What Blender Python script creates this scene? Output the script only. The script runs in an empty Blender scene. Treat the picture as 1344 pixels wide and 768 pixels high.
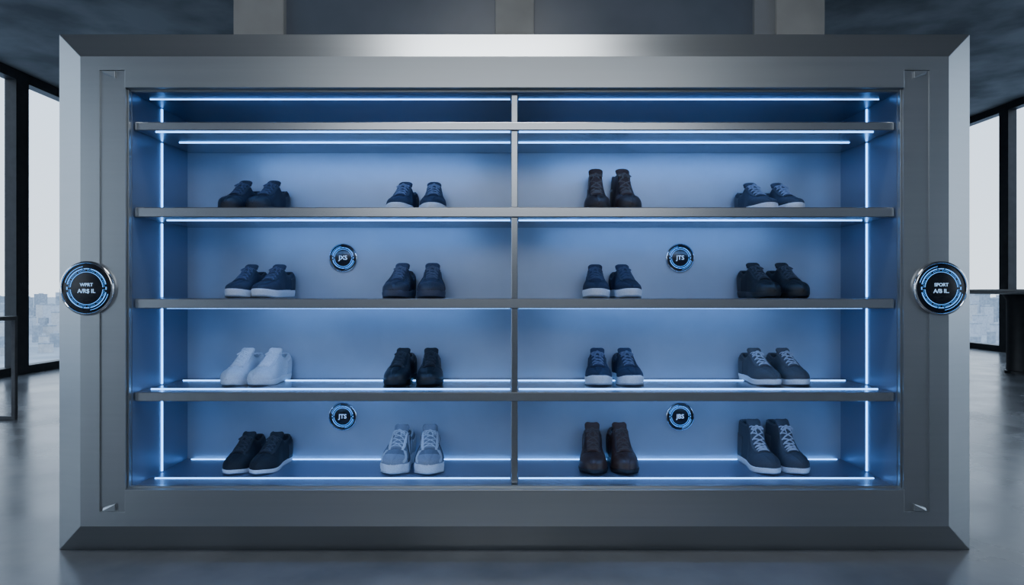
import bpy, bmesh, math, random
import numpy as np
from mathutils import Vector
random.seed(4)
COL = bpy.context.scene.collection
F = 900.0
H = 0.916
CX = 0.009
def PX(px, d): return (px-672)/F*d
def PZ(py, d): return H+(384-py)/F*d

# ------------------------------------------------------------------ materials
def base_mat(name):
    m = bpy.data.materials.new(name); m.use_nodes = True
    nt = m.node_tree; b = nt.nodes['Principled BSDF']
    return m, nt, b
def noise_mat(name, c1, c2, rough=0.6, metal=0.0, scale=20, bump=0.0, stretch=(1,1,1), rvar=0.0, detail=6, spec=0.5, lo=0.35, hi=0.65):
    m, nt, b = base_mat(name)
    tc = nt.nodes.new('ShaderNodeTexCoord'); mp = nt.nodes.new('ShaderNodeMapping')
    mp.inputs['Scale'].default_value = stretch
    nz = nt.nodes.new('ShaderNodeTexNoise'); nz.inputs['Scale'].default_value = scale; nz.inputs['Detail'].default_value = detail
    rp = nt.nodes.new('ShaderNodeValToRGB')
    rp.color_ramp.elements[0].position = lo; rp.color_ramp.elements[0].color = (*c1, 1)
    rp.color_ramp.elements[1].position = hi; rp.color_ramp.elements[1].color = (*c2, 1)
    L = nt.links.new
    L(tc.outputs['Object'], mp.inputs['Vector']); L(mp.outputs['Vector'], nz.inputs['Vector'])
    L(nz.outputs['Fac'], rp.inputs['Fac']); L(rp.outputs['Color'], b.inputs['Base Color'])
    b.inputs['Roughness'].default_value = rough; b.inputs['Metallic'].default_value = metal
    b.inputs['Specular IOR Level'].default_value = spec
    if rvar:
        mr = nt.nodes.new('ShaderNodeMapRange'); mr.inputs['To Min'].default_value = rough-rvar; mr.inputs['To Max'].default_value = rough+rvar
        mr.inputs['From Min'].default_value = 0.3; mr.inputs['From Max'].default_value = 0.7
        L(nz.outputs['Fac'], mr.inputs['Value']); L(mr.outputs['Result'], b.inputs['Roughness'])
    if bump:
        bp = nt.nodes.new('ShaderNodeBump'); bp.inputs['Strength'].default_value = bump; bp.inputs['Distance'].default_value = 0.002
        L(nz.outputs['Fac'], bp.inputs['Height']); L(bp.outputs['Normal'], b.inputs['Normal'])
    return m
def emit_mat(name, c, s):
    m, nt, b = base_mat(name)
    b.inputs['Base Color'].default_value = (*c, 1)
    b.inputs['Emission Color'].default_value = (*c, 1); b.inputs['Emission Strength'].default_value = s
    return m
_cache = {}
def cloth(c, rough=0.75, bump=0.12, scale=260):
    k = (tuple(c), rough)
    if k not in _cache:
        c2 = tuple(min(1, v*1.10+0.002) for v in c); c1 = tuple(v*0.93 for v in c)
        _cache[k] = noise_mat('shoe_fabric', c1, c2, rough, 0, scale, bump*.5, detail=3)
    return _cache[k]

M = {}
M['frame'] = noise_mat('satin_frame_metal', (.42,.45,.475), (.435,.465,.49), 0.32, 0.9, 3, 0.0, (0.4,4,20), 0.015)
M['channel'] = noise_mat('recess_shade_metal', (.36,.385,.41), (.375,.40,.425), 0.34, 0.88, 3, 0.0, (0.4,4,20), 0.015)  # frame metal darkened to stand in for shade in the side recesses
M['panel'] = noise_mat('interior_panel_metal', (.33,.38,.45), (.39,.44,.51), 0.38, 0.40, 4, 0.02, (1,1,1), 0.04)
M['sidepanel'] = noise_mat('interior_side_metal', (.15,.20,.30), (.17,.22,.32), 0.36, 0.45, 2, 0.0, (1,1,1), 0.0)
M['shelf'] = noise_mat('brushed_shelf_metal', (.44,.47,.51), (.45,.48,.52), 0.27, 0.92, 2, 0.0, (1,1,1), 0.0)
M['post'] = noise_mat('post_metal', (.36,.39,.43), (.37,.40,.44), 0.24, 0.95, 2, 0.0, (1,1,1), 0.0)
M['led'] = emit_mat('light_strip_glow', (.12,.40,1.0), 7.5)
M['chrome'] = noise_mat('chrome', (.75,.77,.8), (.8,.82,.85), 0.12, 1.0, 20)
M['black'] = noise_mat('badge_black', (.004,.006,.012), (.008,.01,.02), 0.25, 0.0, 30)
M['glow'] = emit_mat('badge_blue_glow', (.08,.36,.95), 1.5)
M['letter'] = emit_mat('badge_letter_glow', (.38,.64,1.0), 0.8)
M['darkmetal'] = noise_mat('dark_window_metal', (.018,.02,.023), (.026,.028,.032), 0.45, 0.4, 12)
M['floor'] = noise_mat('polished_concrete_floor', (.105,.113,.125), (.185,.195,.21), 0.24, 0.0, 1.9, 0.03, (1,1,1), 0.05, 12)
M['ceil'] = noise_mat('raw_concrete_ceiling', (.10,.105,.113), (.27,.275,.285), 0.8, 0.0, 1.3, 0.3, (1,1,1), 0, 12, lo=.38, hi=.64)
M['wall'] = noise_mat('concrete_wall', (.20,.21,.22), (.28,.29,.30), 0.75, 0.0, 1.8, 0.2, (1,1,1), 0, 8)
M['palewall'] = noise_mat('pale_plaster_wall', (.42,.44,.46), (.50,.52,.54), 0.8, 0.0, 1.8, 0.1, (1,1,1), 0, 8)
M['corepanel'] = noise_mat('dark_core_panel', (.11,.135,.17), (.14,.165,.205), 0.35, 0.0, 2.5, 0.1)
M['pilaster'] = noise_mat('pale_concrete_pilaster', (.30,.295,.275), (.38,.375,.355), 0.75, 0.0, 3, 0.2)
M['table'] = noise_mat('table_dark_metal', (.07,.075,.083), (.10,.105,.115), 0.4, 0.6, 14)
M['tabletop'] = noise_mat('table_top_metal', (.30,.315,.33), (.36,.375,.39), 0.35, 0.4, 14)
M['city1'] = noise_mat('haze_pale_facade', (.46,.51,.58), (.54,.58,.64), 0.9, 0, 0.25, lo=.45, hi=.55)  # distance haze is mixed into the city colours, ground included
M['city2'] = noise_mat('haze_grey_facade', (.29,.34,.40), (.37,.42,.48), 0.9, 0, 0.25, lo=.45, hi=.55)
M['city3'] = noise_mat('haze_warm_facade', (.50,.52,.55), (.58,.59,.61), 0.9, 0, 0.25, lo=.45, hi=.55)
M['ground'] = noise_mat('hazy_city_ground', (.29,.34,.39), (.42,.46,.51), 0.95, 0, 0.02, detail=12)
def glass():
    m, nt, b = base_mat('window_glass')
    nt.nodes.remove(b)
    out = nt.nodes['Material Output']
    tr = nt.nodes.new('ShaderNodeBsdfTransparent'); tr.inputs['Color'].default_value = (.93,.96,.98,1)
    gl = nt.nodes.new('ShaderNodeBsdfGlossy'); gl.inputs['Roughness'].default_value = .02
    mx = nt.nodes.new('ShaderNodeMixShader'); mx.inputs['Fac'].default_value = .05
    nt.links.new(tr.outputs[0], mx.inputs[1]); nt.links.new(gl.outputs[0], mx.inputs[2]); nt.links.new(mx.outputs[0], out.inputs['Surface'])
    return m
M['glass'] = glass()

# ------------------------------------------------------------------ mesh helpers
def link_mesh(name, verts, faces, mat, parent=None, smooth=False, angle=35, mats=None, fm=None, merge=False):
    me = bpy.data.meshes.new(name)
    me.from_pydata([tuple(v) for v in verts], [], faces)
    for m in (mats or [mat]): me.materials.append(m)
    if fm is not None:
        for p, i in zip(me.polygons, fm): p.material_index = i
    bm = bmesh.new(); bm.from_mesh(me)
    if merge: bmesh.ops.remove_doubles(bm, verts=bm.verts, dist=1e-5)
    bmesh.ops.dissolve_degenerate(bm, edges=bm.edges, dist=1e-6)
    if merge: bmesh.ops.recalc_face_normals(bm, faces=bm.faces)
    bm.to_mesh(me); bm.free()
    if smooth:
        for p in me.polygons: p.use_smooth = True
        me.set_sharp_from_angle(angle=math.radians(angle))
    o = bpy.data.objects.new(name, me); COL.objects.link(o)
    if parent: o.parent = parent
    return o
class MB:
    def __init__(s, org=(0,0,0)): s.v=[]; s.f=[]; s.org=org
    def add(s, vs, fs):
        n=len(s.v); s.v += [(p[0]-s.org[0], p[1]-s.org[1], p[2]-s.org[2]) for p in vs]; s.f += [[i+n for i in f] for f in fs]
        return s
    def box(s, x0,x1,y0,y1,z0,z1):
        x0,x1=min(x0,x1),max(x0,x1)
        return s.add([(x0,y0,z0),(x1,y0,z0),(x1,y1,z0),(x0,y1,z0),(x0,y0,z1),(x1,y0,z1),(x1,y1,z1),(x0,y1,z1)],
              [(0,3,2,1),(4,5,6,7),(0,1,5,4),(1,2,6,5),(2,3,7,6),(3,0,4,7)])
    def quad(s,a,b,c,d): return s.add([a,b,c,d],[(0,1,2,3)])
    def tube(s, pts, r, n=6, closed=False):
        pts=[Vector(p) for p in pts]; rings=[]
        for i,p in enumerate(pts):
            a=pts[max(i-1,0)] if not closed else pts[i-1]; b=pts[min(i+1,len(pts)-1)] if not closed else pts[(i+1)%len(pts)]
            d=(b-a); d=d.normalized() if d.length>1e-9 else Vector((0,0,1))
            u=d.cross(Vector((0,0,1))); 
            if u.length<1e-3: u=d.cross(Vector((1,0,0)))
            u.normalize(); w=d.cross(u)
            rings.append([p+u*(r*math.cos(k*2*math.pi/n))+w*(r*math.sin(k*2*math.pi/n)) for k in range(n)])
        vs=[q for R in rings for q in R]; fs=[]
        m=len(rings)
        for i in range(m if closed else m-1):
            j=(i+1)%m
            for k in range(n): fs.append((i*n+k, i*n+(k+1)%n, j*n+(k+1)%n, j*n+k))
        if not closed: fs += [tuple(range(n))[::-1], tuple(range((m-1)*n, m*n))]
        return s.add(vs,fs)
    def lathe_z(s, cx, cy, prof, n=48):
        vs=[]; fs=[]
        for r,z in prof:
            for k in range(n): vs.append((cx+r*math.cos(k*2*math.pi/n), cy+r*math.sin(k*2*math.pi/n), z))
        for i in range(len(prof)-1):
            for k in range(n): fs.append((i*n+k, i*n+(k+1)%n, (i+1)*n+(k+1)%n, (i+1)*n+k))
        return s.add(vs,fs)
    def lathe_y(s, cx, cz, prof, n=64):     # prof of (r, y)
        vs=[]; fs=[]
        for r,y in prof:
            for k in range(n): vs.append((cx+r*math.cos(k*2*math.pi/n), y, cz+r*math.sin(k*2*math.pi/n)))
        for i in range(len(prof)-1):
            for k in range(n): fs.append((i*n+k, i*n+(k+1)%n, (i+1)*n+(k+1)%n, (i+1)*n+k))
        return s.add(vs,fs)
    def arc_y(s, cx, cz, r0, r1, y, a0, a1, th=.0015, n=40):
        k=max(2,int(n*abs(a1-a0)/(2*math.pi))+2)
        vs=[]; fs=[]
        for i in range(k):
            a=a0+(a1-a0)*i/(k-1); c,d=math.cos(a),math.sin(a)
            vs += [(cx+r0*c,y,cz+r0*d),(cx+r1*c,y,cz+r1*d),(cx+r1*c,y+th,cz+r1*d),(cx+r0*c,y+th,cz+r0*d)]
        for i in range(k-1):
            for j in range(4): fs.append((i*4+j,i*4+(j+1)%4,(i+1)*4+(j+1)%4,(i+1)*4+j))
        fs += [(0,1,2,3),((k-1)*4+3,(k-1)*4+2,(k-1)*4+1,(k-1)*4)]
        return s.add(vs,fs)
    def build(s,name,mat,parent=None,smooth=False,bevel=0, recalc=True, angle=35):
        o=link_mesh(name,s.v,s.f,mat,parent,smooth,angle,merge=recalc)
        if bevel:
            b=o.modifiers.new('bevel','BEVEL'); b.width=bevel; b.segments=2; b.limit_method='ANGLE'
        return o
def empty(name, loc, label, cat, group=None, rz=0):
    o=bpy.data.objects.new(name,None); COL.objects.link(o); o.location=loc; o.rotation_euler=(0,0,rz); o.empty_display_size=.1
    o['label']=label; o['category']=cat
    if group: o['group']=group
    return o
def struct(o, label=None, cat=None):
    o['kind']='structure'
    if label: o['label']=label
    if cat: o['category']=cat
    return o

# ------------------------------------------------------------------ room
XL, XR, YF, YB = -5.48, 7.57, -4.32, 12.36
ZL, ZR = H+2.47, H+2.90
struct(MB().box(XL-.2,XR+.2,YF-.2,YB+.2,-.2,0).build('floor',M['floor']),'polished grey concrete floor','floor')
b=MB(); b.box(XL-.2,0.1,YF-.2,YB+.2,ZL,ZR+.3); b.box(0.1,XR+.2,YF-.2,YB+.2,ZR,ZR+.3)
struct(b.build('ceiling',M['ceil']),'dark raw concrete ceiling','ceiling')
struct(MB().box(XL-.2,XR+.2,YB,YB+.2,0,ZR).build('wall_back',M['wall']),'grey concrete wall at the far end','wall')
struct(MB().box(XL-.2,XR+.2,YF-.2,YF,0,ZR).build('wall_front',M['palewall']),'pale wall behind the viewer','wall')
struct(MB().box(XL-.15,XL,12.18,YB,0,ZL).build('wall_left',M['wall']),'concrete pier at the end of the left windows','wall')
struct(MB().box(XR,XR+.15,YF,-3.84,0,ZR).build('wall_right',M['wall']),'concrete pier at the end of the right windows','wall')
# core wall behind the case with pilasters
struct(MB().box(PX(306,4.0),PX(1083,4.0),4.03,4.4,0,ZL).build('wall_middle',M['corepanel']),'dark panelled wall behind the display case','wall')
for i,(a,c) in enumerate(((306,372),(650,701),(1019,1083))):
    struct(MB().box(PX(a,3.98),PX(c,3.98),3.98,4.05,0,ZL).build('trim_%d'%(i+1),M['pilaster'],bevel=.006),'pale concrete pilaster on the wall behind the case','pilaster')
struct(MB().box(PX(990,4.0),PX(1019,4.0),4.0,4.05,0,ZL).build('trim_4',M['wall'],bevel=.004),'narrow grey strip beside the right pilaster','trim')
# windows
wn=[0]
def window(x0,x1,y0,y1,zt,side):
    wn[0]+=1
    s=.10; b=MB()
    b.box(x0,x1,y0,y0+s,0,zt); b.box(x0,x1,y1-s,y1,0,zt); b.box(x0,x1,y0+s,y1-s,0,.09); b.box(x0,x1,y0+s,y1-s,zt-.11,zt)
    o=struct(b.build('window_%d'%wn[0],M['darkmetal']),'floor to ceiling window in dark frame, %s side'%side,'window')
    xm=(x0+x1)/2
    MB().box(xm-.008,xm+.008,y0+s-.01,y1-s+.01,.08,zt-.10).build('pane',M['glass'],o)
for k in range(-8,3): window(XL-.13,XL,7.68+1.5*k,7.68+1.5*(k+1),ZL,'left')
for k in range(-8,1): window(XR,XR+.13,10.56+1.8*k,10.56+1.8*(k+1),ZR,'right')

# ------------------------------------------------------------------ city outside
struct(MB().box(-6000,6000,-1500,9000,-61,-60).build('ground',M['ground']),'hazy city ground far below','ground')
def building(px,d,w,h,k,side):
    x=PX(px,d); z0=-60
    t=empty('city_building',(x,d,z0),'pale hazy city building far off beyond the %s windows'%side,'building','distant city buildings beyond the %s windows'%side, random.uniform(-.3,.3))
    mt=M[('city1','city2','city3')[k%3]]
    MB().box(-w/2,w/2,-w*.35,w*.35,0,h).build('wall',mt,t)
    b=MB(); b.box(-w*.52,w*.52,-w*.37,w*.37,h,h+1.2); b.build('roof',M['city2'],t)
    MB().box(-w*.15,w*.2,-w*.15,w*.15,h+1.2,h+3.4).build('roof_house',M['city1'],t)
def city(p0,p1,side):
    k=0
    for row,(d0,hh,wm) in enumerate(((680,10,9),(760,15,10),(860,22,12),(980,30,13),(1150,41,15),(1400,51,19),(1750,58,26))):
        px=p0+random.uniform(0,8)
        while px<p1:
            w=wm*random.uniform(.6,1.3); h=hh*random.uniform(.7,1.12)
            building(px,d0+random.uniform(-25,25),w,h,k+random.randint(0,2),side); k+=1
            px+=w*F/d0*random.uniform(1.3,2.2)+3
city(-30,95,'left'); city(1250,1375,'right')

# ------------------------------------------------------------------ display case
Y0=2.40; YCH=2.44; YBK=2.85; YEND=2.92
OR=(CX,2.66,0)
case=empty('display_case',OR,'large brushed steel display case glowing blue inside, its shelves holding shoes','display case')
xo,xf,xr,xi=1.620,1.520,1.453,1.365
zb,zt=0.0,H+.919
zfb,zrb,zib,zit,zrt,zft=PZ(691,Y0),PZ(672,Y0),PZ(643,Y0),PZ(115,Y0),PZ(92,Y0),PZ(74,Y0)
YR=.006
fb=MB((0,OR[1],0))
def rect(x,z0,z1,y): return [(-x,y,z0),(x,y,z0),(x,y,z1),(-x,y,z1)]
def loft(b,A,B):
    for i in range(4): b.quad(A[i],A[(i+1)%4],B[(i+1)%4],B[i])
R0=rect(xo,zb,zt,YEND); R1=rect(xo,zb,zt,YCH); R2=rect(xf,zfb,zft,Y0)
loft(fb,R0,R1); loft(fb,R1,R2); fb.quad(*R0)
xs=[-xf,-xr,-xi,xi,xr,xf]; zs_=[zfb,zrb,zib,zit,zrt,zft]
for i in range(5):
    for j in range(5):
        if i==2 and j==2: continue
        if i in (1,3) and j in (1,2,3): continue
        fb.quad((xs[i],Y0,zs_[j]),(xs[i+1],Y0,zs_[j]),(xs[i+1],Y0,zs_[j+1]),(xs[i],Y0,zs_[j+1]))
for s in (-1,1):
    for z in (zrb,zrt): fb.quad((s*xr,Y0,z),(s*xi,Y0,z),(s*xi,Y0+YR+.004,z),(s*xr,Y0+YR+.004,z))
    fb.quad((s*xr,Y0,zrb),(s*xr,Y0,zrt),(s*xr,Y0+YR+.004,zrt),(s*xr,Y0+YR+.004,zrb))
    for za,zc in ((zrb,zib),(zit,zrt)): fb.quad((s*xi,Y0,za),(s*xi,Y0+YR+.004,za),(s*xi,Y0+YR+.004,zc),(s*xi,Y0,zc))
for z in (zib,zit): fb.quad((-xi,Y0,z),(xi,Y0,z),(xi,Y0+.07,z),(-xi,Y0+.07,z))
fr=fb.build('frame',M['frame'],case,bevel=.0015)
for s in (-1,1):
    MB((0,OR[1],0)).box(s*xr,s*xi,Y0+YR,Y0+.07,zrb,zrt).build('side_channel',M['channel'],case)
# corner brackets in the ends of the side recesses
for s in (-1,1):
    for z,dz in ((zrt,-1),(zrb,1)):
        b=MB((0,OR[1],0)); xa=s*(xr-.012); xb=s*(xr-.056); 
        z1=z+dz*.004; z2=z+dz*.028
        b.add([(xa,Y0-.004,z1),(xb,Y0-.004,z1),(xb,Y0-.004,z2),(xa,Y0+.002,z2-dz*.014),
               (xa,Y0+.009,z1),(xb,Y0+.009,z1),(xb,Y0+.009,z2),(xa,Y0+.009,z2-dz*.014)],
              [(0,1,2,3),(4,7,6,5),(0,4,5,1),(1,5,6,2),(2,6,7,3),(3,7,4,0)])
        b.build('corner_bracket',M['channel'] if dz<0 else M['frame'],case,bevel=.001)  # upper brackets reuse the shade-darkened recess metal
# interior
xp=1.357; zpb=H-.691; zpt=H+.709
def cb(): return MB((0,OR[1],0))
led_half=1.29
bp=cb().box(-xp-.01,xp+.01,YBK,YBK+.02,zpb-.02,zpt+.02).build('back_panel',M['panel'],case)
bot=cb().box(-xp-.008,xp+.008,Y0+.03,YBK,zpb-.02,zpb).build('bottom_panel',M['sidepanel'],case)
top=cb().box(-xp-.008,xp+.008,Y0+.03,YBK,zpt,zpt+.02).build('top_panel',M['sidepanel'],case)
def strip(name_parent,x0,x1,y,z,up):
    h=.003; w=.0042
    b=cb()
    b.box(x0,x1,y-w/2,y+w/2,z if up else z-h, z+h if up else z)
    o=b.build('light_strip',M['led'],name_parent); return o
SH=[(160,171),(272,285),(392,405),(515,527)]
YS=2.443
shelf_top=[]; shelf_bot=[]
shelves=[]
for k,(a,c) in enumerate(SH):
    z1,z0=PZ(a,YS),PZ(c,YS)
    o=cb().box(-xp+.003,xp-.003,YS,YBK-.001,z0,z1).build('shelf',M['shelf'],case,bevel=.003)
    shelf_top.append(z1); shelf_bot.append(z0); shelves.append(o)
for s in (-1,1):
    sd=1.335
    x0,x1=(.016,sd) if s>0 else (-sd,-.016)
    x2,x3=(.016,led_half) if s>0 else (-led_half,-.016)
    strip(top,x0,x1,2.513,zpt,False)
    strip(shelves[0],x2,x3,2.466,shelf_bot[0],False)
    strip(shelves[0],x2,x3,2.641,shelf_bot[0],False)
    for k in (1,2,3): strip(shelves[k],x2,x3,2.546,shelf_bot[k],False)
    strip(shelves[3],x0,x1,2.52,shelf_top[3],True)
    strip(shelves[3],x0,x1,2.765,shelf_top[3],True)
    strip(bot,x0,x1,2.547,zpb,True)
    strip(bot,x0,x1,2.836,zpb,True)
# side panels with vertical strips
bays=[(shelf_top[0],zpt),(shelf_top[1],shelf_bot[0]),(shelf_top[2],shelf_bot[1]),(shelf_top[3],shelf_bot[2]),(zpb,shelf_bot[3])]
for s in (-1,1):
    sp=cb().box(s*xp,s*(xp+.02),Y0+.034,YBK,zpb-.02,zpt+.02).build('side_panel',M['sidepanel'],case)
    for z0,z1 in bays:
        cb().box(s*xp,s*(xp-.004),2.635,2.641,z0+.004,z1-.004).build('light_strip',M['led'],sp)
for z0,z1 in bays:
    cb().box(-.0115,.0115,YS+.008,YS+.036,z0,z1).build('divider_post',M['post'],case,bevel=.002)
# thin bright lip round the opening
b=cb()
for s in (-1,1): b.box(s*(xi-.001),s*(xi-.006),Y0+.018,Y0+.034,zib,zit)
b.box(-xi,xi,Y0+.026,Y0+.034,zib,zib+.006); b.box(-xi,xi,Y0+.026,Y0+.034,zit-.006,zit)
b.build('opening_lip',M['frame'],case)

# badges
def text_mesh(name,lines,loc,mat,parent):
    V=[];Fc=[]
    for txt,size,dz in lines:
        cu=bpy.data.curves.new('t','FONT'); cu.body=txt; cu.size=size; cu.align_x='CENTER'; cu.align_y='CENTER'; cu.extrude=.0006; cu.offset=size*.008
        ob=bpy.data.objects.new('t',cu); COL.objects.link(ob)
        bpy.context.view_layer.update()
        me=bpy.data.meshes.new_from_object(ob.evaluated_get(bpy.context.evaluated_depsgraph_get()))
        bpy.data.objects.remove(ob)
        n=len(V)
        for v in me.vertices:
            x,y,z=v.co; V.append((x+loc[0],-z+loc[1]-OR[1],y+loc[2]+dz))
        for p in me.polygons: Fc.append([i+n for i in p.vertices])
    return link_mesh(name,V,Fc,mat,parent)
def badge(px,py,R,yf,yback,lines,label):
    cx=PX(px,yf)-CX; cz=PZ(py,yf)
    def nb(): return cb()
    body=nb().lathe_y(cx,cz,[(0,yback),(R*.96,yback),(R*.97,yf+.006),(R*.89,yf+.003),(0,yf+.003)]).build('badge',M['black'],case,True)
    body['label']=label
    nb().lathe_y(cx,cz,[(R*.90,yf+.005),(R*.905,yf),(R*.925,yf-.002),(R*.955,yf-.0015),(R*.99,yf+.002),(R,yf+.005),(R,yback),(R*.90,yback),(R*.90,yf+.005)]).build('chrome_rim',M['chrome'],body,True,angle=50)
    g=nb(); y=yf+.0015
    for a0,a1 in ((12,78),(82,98),(102,168),(176,184),(192,258),(262,278),(282,348),(356,364)):
        g.arc_y(cx,cz,R*.70,R*.732,y,math.radians(a0),math.radians(a1))
    for a0,a1 in ((4,176),(184,356)):
        g.arc_y(cx,cz,R*.59,R*.606,y,math.radians(a0),math.radians(a1))
    for a0,a1 in ((100,165),(280,345)):
        g.arc_y(cx,cz,R*.80,R*.812,y,math.radians(a0),math.radians(a1))
    for k in range(72):
        a=k*2*math.pi/72
        if k%6: g.arc_y(cx,cz,R*.645,R*.66,y,a,a+.022)
    g.build('glow_ring',M['glow'],body)
    text_mesh('lettering',lines,(cx,yf+.0015,cz),M['letter'],body)
badge(113,378.5,36*2.392/F,2.392,2.412,[('WPRT',.0165,.012),('A/R$ IL',.020,-.010)],'large chrome rimmed round badge on the left side of the frame')
badge(1236,378.5,36*2.392/F,2.392,2.412,[('SPORT',.0165,.012),('A/B IL.',.020,-.010)],'large chrome rimmed round badge on the right side of the frame')
for px,py,t,l in ((450,338.5,'JXS','upper left'),(893,338.5,'JTS','upper right'),(449.5,547,'JTS','lower left'),(893,547,'JBS','lower right')):
    badge(px,py,19*2.83/F,2.838,2.852,[(t,.025,0)],'small round glowing badge on the back panel, %s'%l)

# ------------------------------------------------------------------ shoes
def herm(pts):
    xs=np.array([p[0] for p in pts],float); ys=np.array([p[1] for p in pts],float)
    d=np.diff(ys)/np.diff(xs); m=np.zeros(len(xs)); m[0]=d[0]; m[-1]=d[-1]
    for i in range(1,len(xs)-1):
        m[i]=0 if d[i-1]*d[i]<=0 else 2*d[i-1]*d[i]/(d[i-1]+d[i])
    def f(t):
        t=min(max(t,xs[0]),xs[-1]); i=min(max(int(np.searchsorted(xs,t))-1,0),len(xs)-2)
        h=xs[i+1]-xs[i]; u=(t-xs[i])/h
        return float((2*u**3-3*u**2+1)*ys[i]+(u**3-2*u**2+u)*h*m[i]+(-2*u**3+3*u**2)*ys[i+1]+(u**3-u**2)*h*m[i+1])
    return f
def sstep(a,b,t):
    u=min(max((t-a)/(b-a),0),1); return u*u*(3-2*u)
HT={'low':[(0,.102),(.08,.100),(.2,.087),(.3,.092),(.4,.114),(.5,.098),(.6,.080),(.7,.067),(.8,.060),(.9,.056),(1,.053)],
    'run':[(0,.114),(.06,.110),(.2,.095),(.3,.102),(.4,.126),(.5,.110),(.6,.090),(.7,.075),(.8,.067),(.9,.062),(1,.059)],
    'boot':[(0,.166),(.1,.166),(.25,.160),(.35,.163),(.4,.172),(.45,.146),(.51,.112),(.59,.086),(.70,.073),(.85,.066),(1,.062)],
    'derby':[(0,.128),(.08,.126),(.2,.116),(.3,.121),(.4,.146),(.47,.124),(.55,.098),(.63,.080),(.72,.071),(.85,.065),(1,.060)]}
class Shoe:
    def __init__(s,side,P):
        s.side=side; s.kind=P['kind']; s.L=P.get('L',.262); s.W=P.get('W',.051); s.rand=P.get('rand',0); s.wave=P.get('wave',0)
        sc=P.get('hscale',1.0)
        s.hf=herm([(a,b*sc) for a,b in HT[s.kind]])
        s.wb=herm([(0,.72),(.2,.70),(.4,.72),(.55,.88),(.68,1.02),(.76,1.05),(.9,1.0),(1,.96)])
        s.sh,s.st=P.get('sole',(.027,.023))
        hi=.80
        s.wtf=herm([(0,hi),(.25,hi-.06),(.36,hi-.12),(.42,.54),(.55,.38),(.68,.30),(.85,.28),(1,.28)])
        s.ttop=P.get('ttop',{'low':.132,'run':.148,'boot':.188,'derby':.166}[s.kind])*sc
    def y(s,t): return s.L/2-t*s.L
    def w(s,t):
        e=1.0
        if t<.13: e=math.sqrt(max(0,1-(1-t/.13)**2.2))
        if t>.64: e=max(0,1-((t-.64)/.36)**2.2)**.52
        return s.W*s.wb(t)*e
    def c(s,t): return s.side*.007*sstep(.35,1,t)
    def spr(s,t): return .007*sstep(.74,1,t)**1.3+.0015*sstep(.1,0,t)
    def hs(s,t): return s.sh+(s.st-s.sh)*sstep(.2,.75,t)+s.rand*sstep(.74,.97,t)
    def zs(s,t): return s.hs(t)+s.spr(t)-.004
    def te(s,t): return max(0,1-((t-.76)/.24)**2.7)**.5 if t>.76 else 1
    def h(s,t):
        z=s.zs(t); hh=s.hf(t)+s.spr(t)*.5
        return z+(hh-z)*s.te(t)
    def wu(s,t): return s.w(t)*.975
    def wt(s,t): return s.wtf(t)*s.wu(t)
    def outer(s,t,a,sg):
        th=a*math.pi/2; wu,wt,z,h=s.wu(t),s.wt(t),s.zs(t),s.h(t)
        p=.88; q=.97
        x=wt+(wu-wt)*max(0,math.cos(th))**p
        zz=z+(h-z)*math.sin(th)**q
        bul=.003*math.sin(a*math.pi)*min(1,t/.08)*min(1,(1-t)/.1)
        if .3<t<.62: bul-=.003*math.sin(a*math.pi)*math.sin((t-.3)/.32*math.pi)
        # soft flex creases across the vamp
        if .60<t<.78: zz-=.0012*math.sin((t-.60)/.18*math.pi*4)*math.sin(a*math.pi/2)
        if s.kind=='boot' and t<.55: bul-=.006*math.sin(a*math.pi)*sstep(.55,.4,t)*min(1,t/.1)
        return (sg*(x+bul)+s.c(t), s.y(t)+( -.006*math.sin(a*math.pi*.8)+.004*a if t<.2 else 0)*-1*(1-t/.2 if t<.2 else 0), zz)
    def inner(s,t):
        wt,h,z=s.wt(t),s.h(t),s.zs(t)
        if t<.40:
            k=min(max((wt-.010)/.012,0),1); zi=h+(z+.012-h)*k
            return [(max(wt-.003,0),h+.003),(max(wt-.0065,0),h+.001),(max(wt-.009,0),h-.014*k),(max(wt-.010,0),zi),(0,zi)]
        cr=.004*s.te(t)
        if .60<t<.78: h-=.0012*math.sin((t-.60)/.18*math.pi*4)
        return [(wt*math.cos(k*math.pi/10),h+cr*math.sin(k*math.pi/10)) for k in range(1,6)]
def tsamp(a,b,n):
    return [a+(b-a)*(.5-.5*math.cos(math.pi*i/(n-1))) for i in range(n)]
NA=12
def build_upper(S,mat,lin,parent):
    T=tsamp(0,.399,18)+tsamp(.401,1,36)
    V=[];Fc=[];fm=[]; n=None
    for t in T:
        inn=S.inner(t); c=S.c(t); y=S.y(t)
        half=[S.outer(t,a/NA,1) for a in range(NA+1)]+[(x+c,y,z) for x,z in inn]
        oth=[S.outer(t,a/NA,-1) for a in range(NA+1)]+[(-x+c,y,z) for x,z in inn[:-1]]
        row=half+oth[::-1]; n=len(row); V+=row
    for i in range(len(T)-1):
        for k in range(n-1):
            Fc.append((i*n+k,i*n+k+1,(i+1)*n+k+1,(i+1)*n+k))
            fm.append(1 if (T[i]<.4 and NA+1<=k<n-NA-2) else 0)
    return link_mesh('upper',V,Fc,None,parent,True,60,[mat,lin],fm,merge=True)
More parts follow.
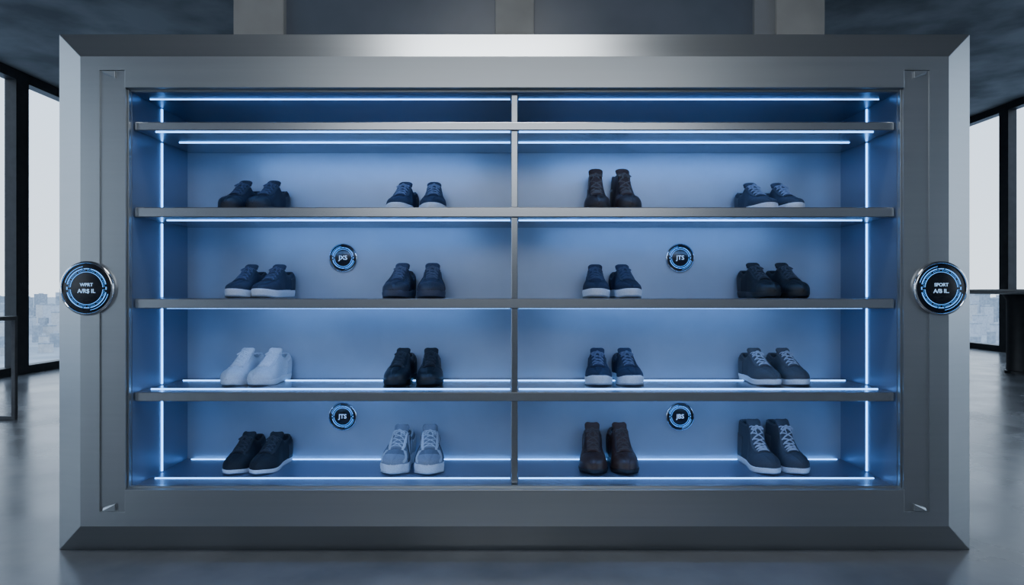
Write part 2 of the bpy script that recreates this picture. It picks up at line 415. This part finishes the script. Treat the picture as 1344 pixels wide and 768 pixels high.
def build_ring(S,name,mat,parent,levels,fz0,fz1):
    T=tsamp(0,1,60); V=[];Fc=[]
    for fr_,off in levels:
        for t in T: V.append(lvl(S,t,fr_,off,1,fz0,fz1))
        for t in T[-2:0:-1]: V.append(lvl(S,t,fr_,off,-1,fz0,fz1))
    n=2*len(T)-2
    for i in range(len(levels)-1):
        for k in range(n): Fc.append((i*n+k,i*n+(k+1)%n,(i+1)*n+(k+1)%n,(i+1)*n+k))
    m=len(levels)-1
    for base in (0,m*n):       # caps as strips across
        N=len(T)
        for k in range(N-1):
            a=base+k;b_=base+k+1;c=base+(n-k-1)%n if k+1<N-1 else base+k+1;d=base+(n-k)%n
            q=[a,b_,c,d]; q=[v for i,v in enumerate(q) if v not in q[:i]]
            if len(q)>2: Fc.append(q if base==0 else q[::-1])
    return link_mesh(name,V,Fc,mat,parent,True,50,merge=True)
def lvl(S,t,fr_,off,sg,fz0,fz1):
    if S.wave and .2<fr_<.8: off=off+S.wave*math.sin(t*34)*sstep(0,.1,t)*sstep(1,.9,t)
    w=S.w(t); y=S.y(t); yy=y*(1+off/(S.L/2))
    ww=max(0,w+off*min(1,w/.02)) if w>1e-6 else 0
    z0=S.spr(t); f=fz0+(fz1-fz0)*fr_
    return (sg*ww+S.c(t),yy,z0+S.hs(t)*f)
def patch(S,name,rows,mat,parent,th=.0022):
    n=len(rows[0]); V=[p for r in rows for p in r]; Fc=[]
    for i in range(len(rows)-1):
        for k in range(n-1): Fc.append([i*n+k,i*n+k+1,(i+1)*n+k+1,(i+1)*n+k])
    tot=0
    for f in Fc:
        a,b_,c,d=[Vector(V[i]) for i in f]; nn=(c-a).cross(d-b_); ce=(a+b_+c+d)/4
        tot+=nn.dot(ce-Vector((0,ce.y*.8,.04)))
    if tot<0: Fc=[f[::-1] for f in Fc]
    me=bpy.data.meshes.new(name); me.from_pydata(V,[],Fc); me.materials.append(mat)
    bm=bmesh.new(); bm.from_mesh(me); bmesh.ops.remove_doubles(bm,verts=bm.verts,dist=1e-5); bmesh.ops.dissolve_degenerate(bm,edges=bm.edges,dist=1e-6); bm.to_mesh(me); bm.free()
    for p in me.polygons: p.use_smooth=True
    o=bpy.data.objects.new(name,me); COL.objects.link(o); o.parent=parent
    m=o.modifiers.new('solid','SOLIDIFY'); m.thickness=th; m.offset=.85
    return o
def side_patch(S,name,t0,t1,a0,a1,mat,parent,sg,th=.002,nt=12,na=6):
    rows=[]
    for i in range(nt):
        t=t0+(t1-t0)*i/(nt-1); lo=a0(t) if callable(a0) else a0; hi=a1(t) if callable(a1) else a1
        rows.append([S.outer(t,lo+(hi-lo)*k/(na-1),sg) for k in range(na)])
    return patch(S,name,rows,mat,parent,th)
def toe_patch(S,name,t0,mat,parent,th=.002):
    # a cap over the toe whose rear edge is bowed forwards at the centre
    rows=[]
    for i in range(12):
        u=.5-.5*math.cos(math.pi*i/11)
        row=[]
        def pt(k,sg):
            aa=k/(NA+5); t=t0+.06*aa**2; t=t+(.9995-t)*u
            if k<=NA: return S.outer(t,k/NA,sg)
            x,z=S.inner(t)[k-NA-1]; return (sg*x+S.c(t),S.y(t),z)
        row=[pt(k,1) for k in range(NA+6)]+[pt(k,-1) for k in range(NA+5)][::-1]
        rows.append(row)
    return patch(S,name,rows,mat,parent,th)
def heel_patch(S,name,t1,amax,mat,parent,th=.002):
    path=[(t,1) for t in tsamp(t1,.001,12)]; path+=[(t,-1) for t,_ in path[::-1]]
    return patch(S,name,[[S.outer(t,.02+(amax-.02)*k/5,sg) for k in range(6)] for t,sg in path],mat,parent,th)
def build_collar(S,mat,parent,r):
    T=[.39,.36,.32,.27,.22,.16,.11,.07,.04,.02,.01]
    def pt(t,sg):
        x=max(S.wt(t)-.004,0); return (sg*x+S.c(t),S.y(t)+(.002 if t<.03 else 0),S.h(t)+.0005)
    b=MB(); b.tube([pt(t,1) for t in T]+[pt(t,-1) for t in T[::-1]],r,8)
    return b.build('collar',mat,parent,True,angle=80)
def build_tongue(S,mat,parent):
    rows=[]; m=11
    for i in range(10):
        t=.70-(.70-.40)*i/9
        rows.append((S.y(t),S.h(t)+.0035,S.wt(t)*1.02+.001,S.c(t)))
    h0=S.h(.40)+.0035; y0=S.y(.40); w0=S.wt(.40)*1.02+.001
    for u in (.15,.3,.45,.6,.75,.87,.95,1.0):
        wv=w0*(1+.10*u) * (1 if u<.45 else max(.25,(1-((u-.45)/.56)**2.4))**.5)
        rows.append((y0+.016*u-.004*u*u, h0+(S.ttop-h0)*u, wv, S.c(.4)))
    R=[]
    for j,(y,z,w,c) in enumerate(rows):
        r=[]
        for k in range(m):
            an=(k/(m-1)-.5)*math.pi
            up=1-math.cos(an)
            r.append((c+w*math.sin(an), y+(.012*up if j>8 else 0), z-.006*up*(1 if j<10 else .35)))
        R.append(r)
    return patch(S,'tongue',R,mat,parent,.006)
def build_laces(S,mat,parent,n=5,bow=True,r=.0021,tt=(.665,.425)):
    b=MB()
    T=[tt[0]+(tt[1]-tt[0])*k/(n-1) for k in range(n)]
    def across(ta,tb,sg,lift):
        pts=[]
        for i in range(9):
            u=i/8; t=ta+(tb-ta)*u; ex=(S.wt(t)+.0055)
            x=sg*ex*(2*u-1); cen=1-abs(2*u-1)**2.2
            pe=S.outer(t,.86,1)[2]
            z=pe+.0015+(S.h(t)+.0085+lift-pe-.0015)*cen**.6
            pts.append((x+S.c(t),S.y(t)-.001-(.004*cen if S.kind in ('boot','derby') else 0),z))
        return pts
    b.tube(across(T[0],T[0],1,0),r)
    for k in range(n-1):
        b.tube(across(T[k],T[k+1],1,0),r); b.tube(across(T[k],T[k+1],-1,.0022),r)
    if bow:
        t=T[-1]+.01; z=S.h(t)+.010; y=S.y(t)-.004; c=S.c(t)
        for sg in (-1,1):
            pts=[]
            for i in range(13):
                a=i/12*2*math.pi
                lx=.013*(1-math.cos(a)); ly=.005*math.sin(a)
                pts.append((c+sg*lx*.95,y-.004-lx*.25+ly*.6,z-lx*.42+ly*.6))
            b.tube(pts,r*.95)
            b.tube([(c,y-.003,z),(c+sg*.006,y-.009,z-.005),(c+sg*.011,y-.018,z-.014),(c+sg*.010,y-.026,z-.021)],r*.9)
        b.tube([(c-.004,y-.004,z+.001),(c+.004,y-.004,z+.001)],r*1.7)
    return b.build('laces',mat,parent,True,angle=80)

ROWZ=[shelf_top[1],shelf_top[2],shelf_top[3],zpb]
NAVY=(.018,.026,.055); BLACK=(.008,.009,.012); WHITE=(.70,.72,.76)
BROWN=(.045,.021,.016); SLATE=(.035,.045,.075)
TH=(.032,.030)
PAIRS=[
 # row, col, left px, right px, name, look, params
 (0,0,309,348,'running_shoe','dark black-soled navy trainer',dict(kind='low',up=(.012,.015,.03),so=(.012,.013,.018),la=(.06,.075,.12),cap=(.010,.012,.022),ov=(.02,.024,.04),hscale=1.07,sole=(.030,.026))),
 (0,1,526,568,'sneaker','navy sneaker with white sole',dict(kind='low',up=NAVY,so=WHITE,la=(.16,.19,.27),ov=SLATE,hscale=1.03,sole=TH)),
 (0,2,784,823,'boot','dark brown lace-up ankle boot',dict(kind='boot',up=BROWN,so=(.014,.010,.010),la=(.10,.075,.065),cap=(.03,.016,.013),ov=(.028,.014,.012),leather=1,hscale=1.0,W=.051)),
 (0,3,996,1034,'sneaker','slate-blue sneaker with white sole',dict(kind='low',up=(.035,.042,.065),so=WHITE,la=(.25,.28,.36),ov=(.045,.055,.08),sole=TH)),
 (1,0,317,355,'sneaker','navy sneaker with white sole',dict(kind='low',up=(.024,.032,.058),so=WHITE,la=(.08,.10,.16),ov=(.02,.028,.05),sole=(.033,.031))),
 (1,1,522,566,'running_shoe','dark blue-grey running shoe',dict(kind='run',up=(.032,.037,.065),so=(.06,.066,.10),la=(.09,.095,.13),ov=(.018,.02,.034),cap=(.03,.03,.045),hscale=.93,sole=(.034,.027),W=.053,wave=.0015)),
 (1,2,783,823,'sneaker','navy sneaker, thick white sole',dict(kind='low',up=(.016,.022,.048),so=WHITE,la=(.05,.065,.11),ov=(.022,.03,.055),sole=(.034,.032))),
 (1,3,1000,1040,'sneaker','black sneaker with black sole',dict(kind='low',up=BLACK,so=(.012,.012,.014),la=(.05,.052,.065),ov=(.016,.016,.02),cap=(.006,.006,.008),hscale=1.05)),
 (2,0,312,350,'sneaker','white sneaker with white laces',dict(kind='low',up=(.58,.60,.64),so=(.66,.68,.72),la=(.70,.72,.76),ov=(.54,.56,.61),cap=(.60,.62,.66))),
 (2,1,523,564,'casual_shoe','plain black casual shoe',dict(kind='low',up=(.007,.008,.012),so=(.008,.008,.010),la=(.022,.024,.032),leather=1,hscale=1.0)),
 (2,2,786,826,'sneaker','navy sneaker, chunky white sole',dict(kind='low',up=NAVY,so=WHITE,la=(.13,.15,.22),ov=(.015,.02,.04),sole=(.033,.031),rand=.007)),
 (2,3,1001,1041,'sneaker','charcoal sneaker with pale laces',dict(kind='low',up=(.06,.062,.07),so=WHITE,la=(.38,.40,.46),ov=(.07,.072,.082))),
 (3,0,314,352,'sneaker','slim black white-soled sneaker',dict(kind='low',up=(.009,.010,.014),so=WHITE,la=(.035,.036,.045),sole=(.021,.017),ov=(.014,.015,.02))),
 (3,1,521,563,'running_shoe','grey and white running shoe',dict(kind='run',up=(.14,.155,.19),so=(.72,.74,.78),la=(.40,.43,.48),ov=(.46,.49,.54),cap=(.24,.26,.31),hscale=1.10,sole=(.046,.040),W=.055,patchy=1,wave=.0026)),
 (3,2,779,819,'leather_shoe','dark brown lace-up leather shoe',dict(kind='derby',up=(.046,.022,.016),so=(.012,.010,.010),la=(.07,.05,.044),ov=(.030,.015,.012),leather=1,hscale=1.02,W=.054,sole=(.024,.018))),
 (3,3,1000,1040,'high_top_sneaker','charcoal pale-laced high-top sneaker',dict(kind='boot',up=(.045,.048,.06),so=WHITE,la=(.42,.44,.5),ov=(.055,.058,.07),W=.053,hscale=.97,ltt=(.67,.425),ln=7)),
]
COLN=['leftmost','second-from-left','second-from-right','rightmost']; ROWN=['top','second','third','bottom']
YAW=[(-8,-6),(-7,6),(-6,6),(5,8)]
for row,colm,pl,pr,nm,look,P in PAIRS:
    up=cloth(P['up'],.42 if P.get('leather') else .78,.08 if P.get('leather') else .3)
    so=cloth(P['so'],.55,.05); la=cloth(P['la'],.8,.2,600); ov=cloth(P.get('ov',P['up']),.38 if P.get('leather') else .6,.1)
    lin=cloth(tuple(v*.6+.003 for v in P['up']),.9,.2)
    tg=cloth(tuple(v*1.1 for v in P['up']),.8,.3)
    for si,(px,sd,wn_) in enumerate(((pl,1,'left'),(pr,-1,'right'))):
        S=Shoe(sd,P)
        yc=2.578+S.L/2
        x=PX(px,2.66)
        yaw=math.radians(YAW[colm][si]+random.uniform(-1,1))
        # positive yaw turns the toe (at -y) towards +x
        root=empty(nm,(x,yc+random.uniform(-.004,.0),ROWZ[row]),'%s, %s one of the %s pair in the %s shoe row'%(look,wn_,COLN[colm],ROWN[row]),'shoe','%s pair in the %s shoe row'%(COLN[colm],ROWN[row]),yaw)
        sole=build_ring(S,'sole',so,root,[(0,-.005),(.10,-.0015),(.35,.0),(.7,.0015),(.93,.0010),(1,-.0015)],0,1)
        if P['kind']=='run' or P['so']==WHITE:
            oc=cloth(tuple(v*.8 for v in P['so']) if P['so']!=WHITE else (.38,.40,.44),.7,.1)
            build_ring(S,'outsole',oc,sole,[(0,-.0035),(.4,.0005),(.8,.0012),(1,-.001)],-.0,.2)
        build_upper(S,up,lin,root)
        build_tongue(S,tg,root)
        build_collar(S,ov,root,.0042 if P['kind']!='boot' else .005)
        n=P.get('ln',6 if P['kind']=='boot' else 5)
        build_laces(S,la,root,n,True,.0023 if P['kind']!='boot' else .0026,P.get('ltt',(.665,.425)))
        for sg in (-1,1):
            side_patch(S,'eyestay',.405,.70,lambda t:.70+.12*sstep(.55,.7,t),.985,ov,root,sg)
        heel_patch(S,'heel_counter',.24,.62 if P['kind']!='boot' else .45,ov,root)
        if 'cap' in P: toe_patch(S,'toe_cap',.80,cloth(P['cap'],.5,.1),root)
        if P['kind']=='run':
            dk=ov if not P.get('patchy') else cloth((.05,.06,.08),.6,.1)
            for sg in (-1,1):
                side_patch(S,'side_panel',.28,.60,lambda t:.04,lambda t:.30+.38*sstep(.62,.34,t),ov,root,sg)
                side_patch(S,'side_stripe',.57,.78,lambda t:.06+.5*sstep(.78,.57,t),lambda t:.28+.48*sstep(.80,.56,t),dk,root,sg)
                if P.get('patchy'):
                    side_patch(S,'side_stripe',.36,.50,lambda t:.08+.4*sstep(.50,.36,t),lambda t:.26+.4*sstep(.50,.36,t),dk,root,sg,.0034)
                    side_patch(S,'toe_stripe',.70,.90,lambda t:.10+.55*sstep(.90,.70,t),lambda t:.30+.52*sstep(.92,.69,t),ov,root,sg,.0034)
        # heel pull tab
        t=.02; hz=S.h(.03)-.004
        b=MB(); yb=S.y(0)
        b.tube([(-.006,yb-.004,hz-.012),(-.006,yb-.001,hz+.003),(-.003,yb-.002,hz+.006),(.003,yb-.002,hz+.006),(.006,yb-.001,hz+.003),(.006,yb-.004,hz-.012)],.0018)
        b.build('pull_tab',ov,root,True,angle=80)

# ------------------------------------------------------------------ furniture at the sides
xR=-3.57; yF=4.94
t=empty('side_table',(xR-.7,yF-.33,0),'slim dark metal side table with sled legs at the left edge','table')
hT=PZ(415,yF)
MB().box(-.70,.70,-.35,.345,hT-.028,hT).build('table_top',M['table'],t,bevel=.003)
for yy in (-.33,.33):
    b=MB()
    for xx in (-.68,.685): b.box(xx-.014,xx+.014,yy-.014,yy+.014,0.026,hT-.028)
    b.box(-.694,.699,yy-.014,yy+.014,0,.026)
    b.build('leg_frame',M['table'],t,bevel=.002)
rY=7.75
t=empty('bar_table',(PX(1349,rY),rY,0),'tall round pedestal table with thick column by the right windows','table')
ht=H+.035
MB().lathe_z(0,0,[(0,ht-.055),(.58,ht-.055),(.63,ht-.045),(.645,ht-.02),(.64,ht),(0,ht)]).build('table_top',M['tabletop'],t,True)
MB().lathe_z(0,0,[(0,0),(.215,0),(.215,.03),(.20,.035),(.20,ht-.12),(.24,ht-.055),(0,ht-.055)]).build('pedestal',M['darkmetal'],t,True)

# ------------------------------------------------------------------ world, lamps, camera
w=bpy.data.worlds.new('World'); bpy.context.scene.world=w; w.use_nodes=True
nt=w.node_tree; bg=nt.nodes['Background']
tc=nt.nodes.new('ShaderNodeTexCoord'); sx=nt.nodes.new('ShaderNodeSeparateXYZ'); rp=nt.nodes.new('ShaderNodeValToRGB')
nt.links.new(tc.outputs['Generated'],sx.inputs[0]); nt.links.new(sx.outputs['Z'],rp.inputs['Fac']); nt.links.new(rp.outputs['Color'],bg.inputs['Color'])
e=rp.color_ramp.elements; e[0].position=0.0; e[0].color=(.77,.83,.91,1); e[1].position=.40; e[1].color=(.58,.72,.92,1)
bg.inputs['Strength'].default_value=2.7
def area(name,loc,rot,sx,sy,p,c):
    l=bpy.data.lights.new(name,'AREA'); l.shape='RECTANGLE'; l.size=sx; l.size_y=sy; l.energy=p; l.color=c
    o=bpy.data.objects.new(name,l); COL.objects.link(o); o.location=loc; o.rotation_euler=rot; return o
area('ceiling_lamp',(-.1,1.6,ZL-.03),(0,0,0),1.1,.5,28,(.96,.98,1))
area('rear_fill',(0,-3.2,2.7),(math.radians(75),0,0),4,1.4,48,(.92,.96,1))  # unseen fill light added behind the camera to brighten the case front
# unseen lamps added to boost the strips, shining down and back onto the shoes
for k,z in enumerate([zpt]+shelf_bot):
    for s in (-1,1):
        area('strip_boost',(CX+s*.67,2.50,z-.008),(math.radians(44),0,0),1.0,.012,(.8,1.5,1.5,1.5,1.5)[k],(.19,.43,1))
cam=bpy.data.cameras.new('Camera'); co=bpy.data.objects.new('Camera',cam); COL.objects.link(co)
co.location=(0,0,H); co.rotation_euler=(math.radians(90),0,0); cam.sensor_width=36; cam.lens=36*F/1344; cam.clip_end=12000
bpy.context.scene.camera=co
